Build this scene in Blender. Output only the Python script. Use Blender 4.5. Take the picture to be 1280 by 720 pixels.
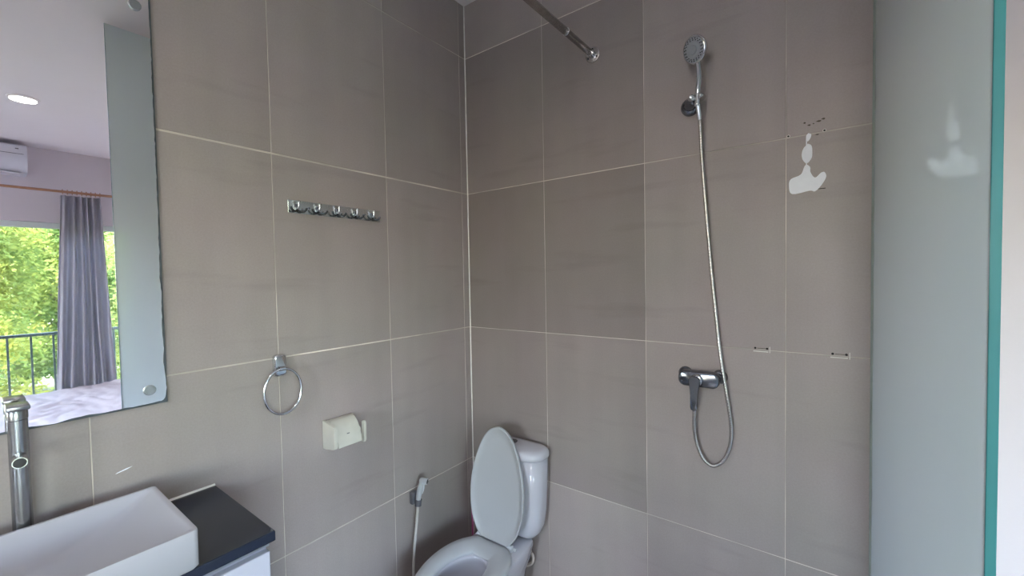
import bpy, bmesh, math, random
from math import sin, cos, pi, radians
from mathutils import Vector, Matrix, noise

for o in list(bpy.data.objects): bpy.data.objects.remove(o)
S = bpy.context.scene
COL = S.collection
RND = random.Random(7)

# ------------------------------------------------------------------ camera
YAW, PITCH, ROLL, FPX = 2.2128, -0.0308, -0.0181, 523.54
fw = Vector((cos(PITCH)*cos(YAW), cos(PITCH)*sin(YAW), sin(PITCH)))
r0 = Vector((sin(YAW), -cos(YAW), 0)); u0 = r0.cross(fw)
ri = cos(ROLL)*r0 + sin(ROLL)*u0; up = -sin(ROLL)*r0 + cos(ROLL)*u0
cam = bpy.data.cameras.new('camera'); cam_o = bpy.data.objects.new('camera', cam); COL.objects.link(cam_o)
cam.sensor_width = 36; cam.lens = FPX/1280*36; cam.clip_start = 0.02; cam.clip_end = 500
m = Matrix((ri, up, -fw)).transposed().to_4x4(); m.translation = Vector((1.2946, -1.4094, 1.432))
cam_o.matrix_world = m
S.camera = cam_o

# ------------------------------------------------------------------ world, sun, exposure
W = bpy.data.worlds.new('sky'); S.world = W; W.use_nodes = True
nt = W.node_tree; nt.nodes.clear()
sky = nt.nodes.new('ShaderNodeTexSky'); sky.sky_type = 'NISHITA'; sky.sun_disc = False
sky.sun_elevation = radians(52); sky.sun_rotation = radians(173); sky.air_density = 1.0; sky.dust_density = 1.9
bg = nt.nodes.new('ShaderNodeBackground'); bg.inputs[1].default_value = 1.45
wo = nt.nodes.new('ShaderNodeOutputWorld')
nt.links.new(sky.outputs[0], bg.inputs[0]); nt.links.new(bg.outputs[0], wo.inputs[0])

def lamp(name, kind, loc, energy, color=(1,1,1), size=None, size_y=None, rot=None, portal=False):
    l = bpy.data.lights.new(name, kind); o = bpy.data.objects.new(name, l); COL.objects.link(o)
    o.location = loc; l.energy = energy; l.color = color
    if kind == 'AREA':
        l.shape = 'RECTANGLE' if size_y else 'DISK'; l.size = size
        if size_y: l.size_y = size_y
        if portal: l.cycles.is_portal = True
    if rot: o.rotation_euler = rot
    return o
CEIL = 2.632
sun = lamp('sun', 'SUN', (0, 0, 10), 4.2, (1, .95, .84)); sun.data.angle = radians(.6)
sun.rotation_euler = Vector((.10, -.80, 1.0)).to_track_quat('Z', 'Y').to_euler()
lamp('window_portal', 'AREA', (4.28, -2.0, 1.0), 1, size=2.0, size_y=3.5, rot=(0, radians(90), 0), portal=True)
lamp('side_fill_portal', 'AREA', (1.4, -3.98, 1.5), 1, size=.6, size_y=1.3, rot=(radians(90), 0, 0), portal=True)
lamp('bedroom_fill_portal', 'AREA', (3.7, -3.98, 1.2), 1, size=1.0, size_y=1.9, rot=(radians(90), 0, 0), portal=True)
S.view_settings.view_transform = 'Standard'; S.view_settings.look = 'None'
S.view_settings.gamma = 1; S.view_settings.use_curve_mapping = False
S.view_settings.exposure = 1.82
S.cycles.max_bounces = 14; S.cycles.diffuse_bounces = 7; S.cycles.glossy_bounces = 6
S.cycles.transparent_max_bounces = 16; S.cycles.sample_clamp_indirect = 6
S.cycles.caustics_reflective = False; S.cycles.caustics_refractive = False

# ------------------------------------------------------------------ helpers
def lin(c): return tuple(((v/255)/12.92 if v/255 <= .04045 else ((v/255+.055)/1.055)**2.4) for v in c)
def mat(name, rgb, rough=.5, metal=0, spec=.5, var=0, vscale=8, bump=0, bscale=60, objvar=0, coat=0, srgb=False, emit=None, estr=0):
    M = bpy.data.materials.new(name); M.use_nodes = True; n = M.node_tree; b = n.nodes['Principled BSDF']
    c = lin(rgb) if srgb else rgb
    b.inputs['Base Color'].default_value = (*c, 1); b.inputs['Roughness'].default_value = rough
    b.inputs['Metallic'].default_value = metal; b.inputs['Specular IOR Level'].default_value = spec
    if coat: b.inputs['Coat Weight'].default_value = coat; b.inputs['Coat Roughness'].default_value = .05
    if emit: b.inputs['Emission Color'].default_value = (*emit, 1); b.inputs['Emission Strength'].default_value = estr
    g = n.nodes.new('ShaderNodeNewGeometry')
    if var or objvar:
        val = None
        nz = n.nodes.new('ShaderNodeTexNoise'); nz.inputs['Scale'].default_value = vscale; nz.inputs['Detail'].default_value = 4
        n.links.new(g.outputs['Position'], nz.inputs['Vector'])
        mr = n.nodes.new('ShaderNodeMapRange'); mr.inputs['From Min'].default_value = .3; mr.inputs['From Max'].default_value = .7
        mr.inputs['To Min'].default_value = 1-var; mr.inputs['To Max'].default_value = 1+var
        n.links.new(nz.outputs['Fac'], mr.inputs['Value']); val = mr.outputs[0]
        if objvar:
            oi = n.nodes.new('ShaderNodeObjectInfo'); m2 = n.nodes.new('ShaderNodeMapRange')
            m2.inputs['To Min'].default_value = 1-objvar; m2.inputs['To Max'].default_value = 1+objvar
            n.links.new(oi.outputs['Random'], m2.inputs['Value'])
            mu = n.nodes.new('ShaderNodeMath'); mu.operation = 'MULTIPLY'
            n.links.new(val, mu.inputs[0]); n.links.new(m2.outputs[0], mu.inputs[1]); val = mu.outputs[0]
        vm = n.nodes.new('ShaderNodeVectorMath'); vm.operation = 'SCALE'; vm.inputs[0].default_value = c
        n.links.new(val, vm.inputs['Scale']); n.links.new(vm.outputs[0], b.inputs['Base Color'])
    if bump:
        nb = n.nodes.new('ShaderNodeTexNoise'); nb.inputs['Scale'].default_value = bscale; nb.inputs['Detail'].default_value = 5
        n.links.new(g.outputs['Position'], nb.inputs['Vector'])
        bp = n.nodes.new('ShaderNodeBump'); bp.inputs['Strength'].default_value = bump; bp.inputs['Distance'].default_value = .004
        n.links.new(nb.outputs['Fac'], bp.inputs['Height']); n.links.new(bp.outputs[0], b.inputs['Normal'])
    return M

def link(o, parent=None):
    COL.objects.link(o)
    if parent: o.parent = parent
    return o
def obj(name, bm, material, parent=None, smooth=False, loc=None):
    me = bpy.data.meshes.new(name); bmesh.ops.recalc_face_normals(bm, faces=bm.faces[:]); bm.to_mesh(me); bm.free()
    if smooth:
        for p in me.polygons: p.use_smooth = True
        if smooth != 'all':
            me.set_sharp_from_angle(angle=radians(40))
    for mm in (material if isinstance(material, (list, tuple)) else [material]): me.materials.append(mm)
    o = bpy.data.objects.new(name, me); link(o, parent)
    if loc: o.location = loc
    return o
def thing(name, label, cat, loc=(0,0,0), rz=0, group=None):
    o = bpy.data.objects.new(name, None); link(o); o.location = loc; o.rotation_euler = (0,0,rz)
    o.empty_display_size = .05
    o['label'] = label; o['category'] = cat
    if group: o['group'] = group
    return o
def tag(o, label, cat, group=None):
    o['label'] = label; o['category'] = cat
    if group: o['group'] = group
    return o
def struct(name, label, o=None, cat='structure'):
    if o is None:
        o = bpy.data.objects.new(name, None); link(o)
    o['kind'] = 'structure'; o['label'] = label; o['category'] = cat
    return o
def box(bm, x0, x1, y0, y1, z0, z1, bev=0, seg=2):
    r = bmesh.ops.create_cube(bm, size=1)
    vs = r['verts']
    for v in vs: v.co = Vector(((x0+x1)/2+v.co.x*(x1-x0), (y0+y1)/2+v.co.y*(y1-y0), (z0+z1)/2+v.co.z*(z1-z0)))
    if bev:
        es = list({e for v in vs for e in v.link_edges})
        bmesh.ops.bevel(bm, geom=es, offset=bev, segments=seg, affect='EDGES', profile=.5)
    return bm
def B(x0, x1, y0, y1, z0, z1, bev=0, seg=2): return box(bmesh.new(), x0, x1, y0, y1, z0, z1, bev, seg)
def cyl(bm, a, b, r0, r1=None, n=24, caps=True):
    a, b = Vector(a), Vector(b); r1 = r0 if r1 is None else r1
    q = (b-a).to_track_quat('Z', 'Y'); L = []
    for p, r in ((a, r0), (b, r1)):
        L.append([bm.verts.new(p + q @ Vector((r*cos(2*pi*i/n), r*sin(2*pi*i/n), 0))) for i in range(n)])
    for i in range(n): bm.faces.new((L[0][i], L[0][(i+1)%n], L[1][(i+1)%n], L[1][i]))
    if caps: bm.faces.new(L[0][::-1]); bm.faces.new(L[1])
    return bm
def lathe(bm, a, axis, prof, n=28, sx=1):
    """prof: (distance along axis, radius)"""
    a = Vector(a); q = Vector(axis).normalized().to_track_quat('Z', 'Y'); rings = []
    for h, r in prof:
        rings.append([bm.verts.new(a + q @ Vector((r*cos(2*pi*i/n), r*sin(2*pi*i/n), h))) for i in range(n)])
    for A, C in zip(rings, rings[1:]):
        for i in range(n): bm.faces.new((A[i], A[(i+1)%n], C[(i+1)%n], C[i]))
    bm.faces.new(rings[0][::-1]); bm.faces.new(rings[-1])
    return bm
def spline(pts, k=8):
    P = [Vector(p) for p in pts]; P = [2*P[0]-P[1]] + P + [2*P[-1]-P[-2]]; out = []
    for i in range(1, len(P)-2):
        for j in range(k):
            t = j/k; a, b, c, d = P[i-1:i+3]
            out.append(.5*((2*b)+(c-a)*t+(2*a-5*b+4*c-d)*t*t+(3*b-3*c+d-a)*t**3))
    out.append(P[-2]); return out
def tube(bm, path, rad, n=10, closed=False, flat=1.0, upv=None):
    P = [Vector(p) for p in path]; N = len(P); rings = []
    nrm = None
    for i, p in enumerate(P):
        if closed: t = (P[(i+1)%N]-P[i-1]).normalized()
        else: t = (P[min(i+1, N-1)]-P[max(i-1, 0)]).normalized()
        if nrm is None:
            ref = Vector(upv) if upv else (Vector((0,0,1)) if abs(t.z) < .9 else Vector((1,0,0)))
            nrm = (ref - t*ref.dot(t)).normalized()
        else: nrm = (nrm - t*nrm.dot(t)).normalized()
        bn = t.cross(nrm); r = rad(i/(N-1)) if callable(rad) else rad
        rings.append([bm.verts.new(p + nrm*r*cos(2*pi*k/n) + bn*r*flat*sin(2*pi*k/n)) for k in range(n)])
    M = N if closed else N-1
    for i in range(M):
        A, C = rings[i], rings[(i+1)%N]
        for k in range(n): bm.faces.new((A[k], A[(k+1)%n], C[(k+1)%n], C[k]))
    if not closed: bm.faces.new(rings[0][::-1]); bm.faces.new(rings[-1])
    return bm
def loft(bm, rings, cap0=True, cap1=True):
    R = [[bm.verts.new(p) for p in r] for r in rings]; n = len(R[0])
    for A, C in zip(R, R[1:]):
        for i in range(n): bm.faces.new((A[i], A[(i+1)%n], C[(i+1)%n], C[i]))
    if cap0: bm.faces.new(R[0][::-1])
    if cap1: bm.faces.new(R[-1])
    return bm
def rrect(x0, x1, y0, y1, z, r, k=5, plane='xy'):
    out = []
    for cx, cy, a0 in ((x1-r, y1-r, 0), (x0+r, y1-r, 90), (x0+r, y0+r, 180), (x1-r, y0+r, 270)):
        for j in range(k+1):
            a = radians(a0+90*j/k); out.append((cx+r*cos(a), cy+r*sin(a)))
    if plane == 'xy': return [Vector((a, b, z)) for a, b in out]
    if plane == 'yz': return [Vector((z, a, b)) for a, b in out]
    return [Vector((a, z, b)) for a, b in out]
def extr(bm, poly, d):
    d = Vector(d); return loft(bm, [poly, [p+d for p in poly]])

# ------------------------------------------------------------------ materials
def tile_material(name, base, dy, dz):
    M = bpy.data.materials.new(name); M.use_nodes = True; n = M.node_tree; b = n.nodes['Principled BSDF']; L = n.links
    g = n.nodes.new('ShaderNodeNewGeometry'); oi = n.nodes.new('ShaderNodeObjectInfo')
    def nz(sc, det, rough=.6, vec=None):
        t = n.nodes.new('ShaderNodeTexNoise'); t.inputs['Scale'].default_value = sc; t.inputs['Detail'].default_value = det
        t.inputs['Roughness'].default_value = rough; L.new(vec or g.outputs['Position'], t.inputs['Vector']); return t.outputs['Fac']
    def mr(v, a, b_, lo, hi):
        t = n.nodes.new('ShaderNodeMapRange'); t.inputs['From Min'].default_value = a; t.inputs['From Max'].default_value = b_
        t.inputs['To Min'].default_value = lo; t.inputs['To Max'].default_value = hi; L.new(v, t.inputs['Value']); return t.outputs[0]
    def mul(a, c):
        t = n.nodes.new('ShaderNodeMath'); t.operation = 'MULTIPLY'; L.new(a, t.inputs[0]); L.new(c, t.inputs[1]); return t.outputs[0]
    v = mul(mr(nz(3.2, 3), .3, .7, .95, 1.05), mr(oi.outputs['Random'], 0, 1, .955, 1.045))
    v = mul(v, mr(nz(220, 3), .3, .7, .955, 1.045))
    # wiped smears: stretched noise with a shape of its own
    mp = n.nodes.new('ShaderNodeMapping'); mp.inputs['Rotation'].default_value = (radians(-24), 0, 0)
    mp.inputs['Scale'].default_value = (1, .9, 7); L.new(g.outputs['Position'], mp.inputs['Vector'])
    v = mul(v, mr(nz(2.3, 3, .5, mp.outputs[0]), .60, .74, 1, .9))
    mp2 = n.nodes.new('ShaderNodeMapping'); mp2.inputs['Scale'].default_value = (9, 9, .7); L.new(g.outputs['Position'], mp2.inputs['Vector'])
    v = mul(v, mr(nz(1.5, 3, .5, mp2.outputs[0]), .3, .75, 1.02, .96))
    hue = n.nodes.new('ShaderNodeMix'); hue.data_type = 'RGBA'
    hue.inputs[6].default_value = (*base, 1); hue.inputs[7].default_value = (base[0]*1.03, base[1]*.985, base[2]*1.03, 1)
    L.new(mr(nz(2.1, 2), .35, .65, 0, 1), hue.inputs[0])
    vm = n.nodes.new('ShaderNodeVectorMath'); vm.operation = 'SCALE'; L.new(hue.outputs[2], vm.inputs[0]); L.new(v, vm.inputs['Scale'])
    L.new(vm.outputs[0], b.inputs['Base Color'])
    L.new(mr(nz(5, 4), .3, .7, .40, .52), b.inputs['Roughness'])
    b.inputs['Specular IOR Level'].default_value = .4
    bp = n.nodes.new('ShaderNodeBump'); bp.inputs['Strength'].default_value = .12; bp.inputs['Distance'].default_value = .001
    L.new(nz(260, 2), bp.inputs['Height']); L.new(bp.outputs[0], b.inputs['Normal'])
    return M
M_tile = tile_material('taupe_porcelain_tile', (.374, .331, .308), 0, 0)
M_tile_b = tile_material('taupe_porcelain_tile_darker', (.302, .265, .248), 0, 0)
M_tile_c = tile_material('taupe_porcelain_tile_darkest', (.248, .217, .202), 0, 0)
M_grout = mat('light_grout', (.64, .58, .52), .85, var=.42, vscale=3.5, bump=.3, bscale=400)
M_caulk = mat('white_sealant', (.78, .76, .72), .5, var=.1, vscale=30)
M_white = mat('white_wall_paint', (.66, .61, .64), .7, var=.02, vscale=2, bump=.05, bscale=150)
M_ceil = mat('white_ceiling_paint', (.82, .77, .77), .8, var=.02, vscale=1.5)
M_floor = mat('grey_floor_tile', (.20, .18, .16), .4, var=.08, vscale=4)
M_wood = mat('pale_floor', (.48, .42, .37), .45, var=.2, vscale=6)
M_porc = mat('white_glazed_ceramic', (.60, .60, .66), .12, spec=.5, coat=.3, var=.01, vscale=5)
M_bowl = mat('basin_glazed_ceramic', (.48, .475, .52), .13, spec=.5, coat=.3, var=.01, vscale=5)
M_plast = mat('white_seat_plastic', (.55, .57, .60), .28, var=.01, vscale=8)
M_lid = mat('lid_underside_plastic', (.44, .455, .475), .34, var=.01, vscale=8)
M_ivory = mat('ivory_plastic', (.62, .60, .53), .4, var=.04, vscale=30)
M_chrome = mat('polished_chrome', (.72, .74, .77), .11, 1, var=.04, vscale=30)
M_screw = mat('satin_screw_cap', (.40, .42, .43), .38, 1, var=.05, vscale=60)
M_smoke = mat('dull_chrome', (.22, .235, .27), .2, 1, var=.1, vscale=40)
M_steel = mat('brushed_steel', (.46, .44, .43), .27, 1, var=.1, vscale=60, bump=.1, bscale=300)
M_faucet = mat('brushed_nickel', (.40, .41, .43), .27, 1, var=.08, vscale=80)
M_dark = mat('dark_rubber', (.02, .02, .022), .5, var=.1, vscale=50)
M_grey = mat('grey_plastic', (.13, .13, .15), .4, var=.1, vscale=50)
M_face = mat('grey_spray_face', (.34, .36, .39), .35, var=.05, vscale=60)
M_stone = mat('dark_granite', (.016, .021, .040), .10, spec=.55, var=.1, vscale=60)
M_cab = mat('white_lacquer', (.56, .56, .66), .25, var=.01, vscale=5)
M_alu = mat('aluminium', (.55, .58, .62), .3, 1, var=.05, vscale=30)
M_mback = mat('mirror_backing', (.085, .10, .115), .3, spec=.5, var=.3, vscale=25)
M_patch = mat('white_filler', (.90, .91, .96), .6, var=.02, vscale=60)
M_hole = mat('drilled_hole', (.012, .010, .009), .9, var=.1, vscale=60)
M_prong = mat('dark_hook_metal', (.10, .11, .12), .25, 1, var=.1, vscale=60)
M_rust = mat('brown_residue', (.075, .060, .042), .8, var=.3, vscale=200)
M_pink = mat('magenta_plastic', (.40, .045, .20), .4, var=.08, vscale=40)
M_pinkl = mat('pale_pink_plastic', (.55, .30, .42), .4, var=.05, vscale=40)
M_hosew = mat('white_hose', (.66, .64, .62), .45, var=.05, vscale=60)
M_cream = mat('cream_hose', (.68, .60, .54), .45, var=.05, vscale=60)
M_curt = mat('lilac_grey_curtain', (.56, .56, .62), .85, var=.06, vscale=12, bump=.2, bscale=300)
_n = M_curt.node_tree; _t = _n.nodes.new('ShaderNodeBsdfTranslucent'); _t.inputs[0].default_value = (.60, .57, .62, 1)
_m = _n.nodes.new('ShaderNodeMixShader'); _m.inputs[0].default_value = .45; _o = [k for k in _n.nodes if k.type == 'OUTPUT_MATERIAL'][0]
_n.links.new(_n.nodes['Principled BSDF'].outputs[0], _m.inputs[1]); _n.links.new(_t.outputs[0], _m.inputs[2]); _n.links.new(_m.outputs[0], _o.inputs[0])
M_sheet = mat('pale_bed_sheet', (.72, .66, .72), .8, var=.05, vscale=8)
M_copper = mat('copper_rod', (.42, .22, .13), .4, .3, var=.08, vscale=20)
M_frame = mat('white_window_frame', (.68, .74, .70), .4, var=.02, vscale=6)
M_rail = mat('dark_railing_metal', (.03, .045, .045), .4, .4, var=.1, vscale=20)
M_acw = mat('white_appliance_plastic', (.66, .66, .72), .35, var=.02, vscale=10)
M_bark = mat('bark', (.12, .09, .06), .9, var=.3, vscale=14, bump=.6, bscale=40)
M_grass = mat('dry_ground', (.09, .11, .05), .9, var=.3, vscale=2)
M_deck = mat('balcony_floor', (.50, .47, .46), .7, var=.08, vscale=6)

def mirror_material():
    M = mat('mirror_silver', (.93, .90, .89), .0, 1)
    return M
M_mirror = mirror_material()
M_mirror.node_tree.nodes['Principled BSDF'].inputs['Roughness'].default_value = .004

def glass_mat(name, tint, gloss=(.9, 1, 1), ior=1.5, rough=.0):
    M = bpy.data.materials.new(name); M.use_nodes = True; n = M.node_tree; n.nodes.clear(); L = n.links
    out = n.nodes.new('ShaderNodeOutputMaterial'); mx = n.nodes.new('ShaderNodeMixShader')
    tr = n.nodes.new('ShaderNodeBsdfTransparent'); gl = n.nodes.new('ShaderNodeBsdfGlossy'); fr = n.nodes.new('ShaderNodeFresnel')
    tr.inputs[0].default_value = (*tint, 1); gl.inputs[0].default_value = (*gloss, 1); gl.inputs['Roughness'].default_value = rough
    fr.inputs['IOR'].default_value = ior
    L.new(fr.outputs[0], mx.inputs[0]); L.new(tr.outputs[0], mx.inputs[1]); L.new(gl.outputs[0], mx.inputs[2]); L.new(mx.outputs[0], out.inputs[0])
    return M
def panel_mat():
    M = bpy.data.materials.new('milky_green_glass'); M.use_nodes = True; n = M.node_tree; n.nodes.clear(); L = n.links
    out = n.nodes.new('ShaderNodeOutputMaterial'); mx = n.nodes.new('ShaderNodeMixShader'); mh = n.nodes.new('ShaderNodeMixShader')
    tr = n.nodes.new('ShaderNodeBsdfTransparent'); df = n.nodes.new('ShaderNodeBsdfDiffuse'); gl = n.nodes.new('ShaderNodeBsdfGlossy'); fr = n.nodes.new('ShaderNodeFresnel')
    g = n.nodes.new('ShaderNodeNewGeometry'); a = n.nodes.new('ShaderNodeMath'); a.operation = 'SUBTRACT'; a.inputs[0].default_value = 1
    mu = n.nodes.new('ShaderNodeMath'); mu.operation = 'MULTIPLY'; L.new(g.outputs['Backfacing'], a.inputs[1]); L.new(fr.outputs[0], mu.inputs[0]); L.new(a.outputs[0], mu.inputs[1])
    tr.inputs[0].default_value = (.80, .93, .95, 1); df.inputs[0].default_value = (.84, .90, .94, 1); mh.inputs[0].default_value = .93
    tl = n.nodes.new('ShaderNodeBsdfTranslucent'); tl.inputs[0].default_value = (.82, .87, .97, 1); mt = n.nodes.new('ShaderNodeMixShader'); mt.inputs[0].default_value = .55
    gl.inputs[0].default_value = (.9, .95, .97, 1); gl.inputs['Roughness'].default_value = .0; fr.inputs['IOR'].default_value = 1.34
    L.new(df.outputs[0], mt.inputs[1]); L.new(tl.outputs[0], mt.inputs[2])
    L.new(tr.outputs[0], mh.inputs[1]); L.new(mt.outputs[0], mh.inputs[2])
    L.new(mu.outputs[0], mx.inputs[0]); L.new(mh.outputs[0], mx.inputs[1]); L.new(gl.outputs[0], mx.inputs[2]); L.new(mx.outputs[0], out.inputs[0])
    return M
M_glass = panel_mat()
M_wglass = glass_mat('clear_window_glass', (.97, .99, .98))
M_edge = mat('teal_glass_edge', (.045, .19, .20), .25, spec=.3, var=.05, vscale=12)

def leaf_mat(name, c):
    M = bpy.data.materials.new(name); M.use_nodes = True; n = M.node_tree; n.nodes.clear(); L = n.links
    out = n.nodes.new('ShaderNodeOutputMaterial'); mx = n.nodes.new('ShaderNodeMixShader'); mx.inputs[0].default_value = .4
    d = n.nodes.new('ShaderNodeBsdfDiffuse'); t = n.nodes.new('ShaderNodeBsdfTranslucent')
    g = n.nodes.new('ShaderNodeNewGeometry'); nz = n.nodes.new('ShaderNodeTexNoise'); nz.inputs['Scale'].default_value = 1.7; nz.inputs['Detail'].default_value = 3
    L.new(g.outputs['Position'], nz.inputs['Vector'])
    rp = n.nodes.new('ShaderNodeValToRGB'); rp.color_ramp.elements[0].position = .32; rp.color_ramp.elements[1].position = .68
    rp.color_ramp.elements[0].color = (c[0]*.6, c[1]*.7, c[2]*.7, 1); rp.color_ramp.elements[1].color = (c[0]*1.35, c[1]*1.15, c[2], 1)
    L.new(nz.outputs['Fac'], rp.inputs[0])
    for s in (d, t): L.new(rp.outputs[0], s.inputs[0])
    L.new(d.outputs[0], mx.inputs[1]); L.new(t.outputs[0], mx.inputs[2]); L.new(mx.outputs[0], out.inputs[0])
    return M

# ------------------------------------------------------------------ the room shell
YB = -4.0      # far end of the room behind the camera
XW = 4.30      # window wall
tile_cache = {}
def tile_mesh(w, h, axis, tm):
    key = (round(w, 4), round(h, 4), axis, tm.name)
    if key not in tile_cache:
        t = .008; b = .0008
        if axis == 'x': bm = B(-t, 0, -w/2, w/2, -h/2, h/2, b, 1)
        else: bm = B(-w/2, w/2, 0, t, -h/2, h/2, b, 1)
        me = bpy.data.meshes.new('tile'); bmesh.ops.recalc_face_normals(bm, faces=bm.faces[:]); bm.to_mesh(me); bm.free()
        me.materials.append(tm); tile_cache[key] = me
    return tile_cache[key]
rows = [0, .6, 1.2, 1.8, 2.4, CEIL]
def tiled(parent, axis, cols, gh, gv=.0022):
    for i in range(len(cols)-1):
        for j in range(len(rows)-1):
            a, b = cols[i]+gv/2, cols[i+1]-gv/2
            z0 = rows[j]+gh.get(rows[j], .0024)/2; z1 = rows[j+1]-gh.get(rows[j+1], .0024)/2
            tm = M_tile
            if axis == 'y' and i < 2: tm = {2: M_tile_c, 1: M_tile_b, 3: M_tile_b}.get(j, M_tile)  # two columns nearest the corner take darker tile colours
            o = bpy.data.objects.new('tile', tile_mesh(b-a, z1-z0, axis, tm)); link(o, parent)
            c = (a+b)/2; dz = (RND.random()-.5)*.0006
            o.location = (dz, -c, (z0+z1)/2) if axis == 'x' else (c, dz, (z0+z1)/2)

wl = struct('wall_left', 'taupe tiled wall holding mirror, hook rail and towel ring', obj('wall_left', B(-.12, -.0012, YB, .12, 0, CEIL), M_grout), 'wall')
tiled(wl, 'x', [0.0015, .038, .438, .838, 1.238, 1.638, 2.038, 2.438, 2.838, 3.238, 3.638, 4.0], {1.8: .0052, 1.2: .0042, .6: .0034})
wb = struct('wall_back', 'taupe tiled shower wall behind toilet and shower', obj('wall_back', B(-.0012, 1.440, .0012, .12, 0, CEIL), M_grout), 'wall')
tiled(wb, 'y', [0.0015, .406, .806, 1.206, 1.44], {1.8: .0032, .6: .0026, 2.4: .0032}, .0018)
tr = struct('trim_1', 'white sealant line down the tiled corner', obj('trim_1', extr(bmesh.new(), [Vector((0,0,0)), Vector((.0034,0,0)), Vector((0,-.0034,0))], (0,0,CEIL)), M_caulk), 'trim')
struct('floor', 'grey tiled bathroom floor', obj('floor', B(-.12, 1.5, YB, .12, -.12, 0), M_floor), 'floor')
struct('floor', 'pale bedroom floor under the bed', obj('floor', B(1.5, XW+.15, YB, .12, -.12, 0), M_wood), 'floor')
struct('ceiling', 'plain white ceiling', obj('ceiling', B(-.12, XW+.3, YB-.1, .12, CEIL, CEIL+.15), M_ceil), 'ceiling')
GX0, GX1 = 1.3930, 1.3992
struct('wall_bedroom', 'white bedroom side wall', obj('wall_bedroom', B(1.440, XW+.15, 0, .12, 0, CEIL), M_white), 'wall')
# window wall with its opening
WY0, WY1, WZ1 = -3.75, -.28, 1.98
bm = bmesh.new()
box(bm, XW, XW+.15, YB, 0, WZ1, CEIL); box(bm, XW, XW+.15, WY1, 0, 0, WZ1); box(bm, XW, XW+.15, YB, WY0, 0, WZ1)
struct('wall_window', 'white bedroom wall around the glass door', obj('wall_window', bm, M_white), 'wall')
# front wall behind the camera with two unseen windows added for fill light
bm = bmesh.new()
box(bm, -.12, XW+.15, YB-.12, YB, 0, .25); box(bm, -.12, XW+.15, YB-.12, YB, 2.15, CEIL)
box(bm, -.12, 1.1, YB-.12, YB, .25, 2.15); box(bm, 1.7, 3.2, YB-.12, YB, .25, 2.15); box(bm, 4.2, XW+.15, YB-.12, YB, .25, 2.15); box(bm, 1.1, 1.7, YB-.12, YB, .25, .85)
struct('wall_front', 'white wall behind the camera', obj('wall_front', bm, M_white), 'wall')
def window(name, label, axis, c, a0, a1, z0, z1, mull, th=.05, fr=.05):
    w = struct(name, label, cat='window')
    def bx(bm, a, b, z, zz, d0, d1):
        if axis == 'x': box(bm, c+d0, c+d1, a, b, z, zz, .004, 1)
        else: box(bm, a, b, c-d1, c-d0, z, zz, .004, 1)
        return bm
    bm = bmesh.new()
    bx(bm, a0, a1, z1-fr, z1, .04, .04+th); bx(bm, a0, a1, z0, z0+fr, .04, .04+th)
    bx(bm, a0, a0+fr, z0+fr, z1-fr, .04, .04+th); bx(bm, a1-fr, a1, z0+fr, z1-fr, .04, .04+th)
    obj('window_frame', bm, M_frame, w)
    xs = [a0+fr]+mull+[a1-fr]
    for mm in mull: obj('mullion', bx(bmesh.new(), mm-.025, mm+.025, z0+fr, z1-fr, .045, .085), M_frame, w)
    for p, q_ in zip(xs, xs[1:]): obj('pane', bx(bmesh.new(), p, q_, z0+fr-.002, z1-fr+.002, .060, .066), M_wglass, w)
    return w
window('window_1', 'wide glazed balcony door reflected in the mirror, trees outside', 'x', XW, WY0, WY1, .02, WZ1, [-2.6, -1.40])
window('fill_window_2', 'narrow unseen window added behind the camera to light the back wall', 'y', YB, 1.1, 1.7, .85, 2.15, [])  # unseen window, added and narrowed to set the light on the back wall
window('fill_window_3', 'wide unseen window added behind the camera to brighten the bedroom', 'y', YB, 3.2, 4.2, .25, 2.15, [3.7])  # unseen opening added to brighten the bedroom

# ------------------------------------------------------------------ glass shower panel
g = thing('glass_shower_panel', 'frosted bluish glass shower panel with thick teal edge, right of the shower', 'glass panel', (GX0, -.945, 0))
def loc(bm, dx, dy, dz=0):
    bmesh.ops.translate(bm, vec=(dx, dy, dz), verts=bm.verts[:]); return bm
bm = bmesh.new()   # the two broad faces
for x in (GX0,):
    f = bm.faces.new([bm.verts.new(p) for p in ((x,-.9445,.012),(x,-.0015,.012),(x,-.0015,CEIL-.002),(x,-.9445,CEIL-.002))])
gp = obj('pane', loc(bm, -GX0, .945), M_glass, g)
if gp.data.polygons[0].normal.x > 0: gp.data.flip_normals()
obj('outer_face', loc(B(GX1-.0008, GX1, -.9435, -.0015, .012, CEIL-.002), -GX0, .945), M_wglass, g)
obj('polished_edge', loc(B(GX0, GX1, -.9450, -.9436, .012, CEIL-.002, .0005, 1), -GX0, .945), M_edge, g)['label'] = 'thick teal polished edge'
obj('sealant_strip', loc(extr(bmesh.new(), [Vector((GX0,-.0012,0)), Vector((GX0,-.012,0)), Vector((GX0-.004,-.0012,0))], (0,0,CEIL-.002)), -GX0, .945), mat('clear_sealant', (.42,.50,.47), .25, var=.1, vscale=20), g)

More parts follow.
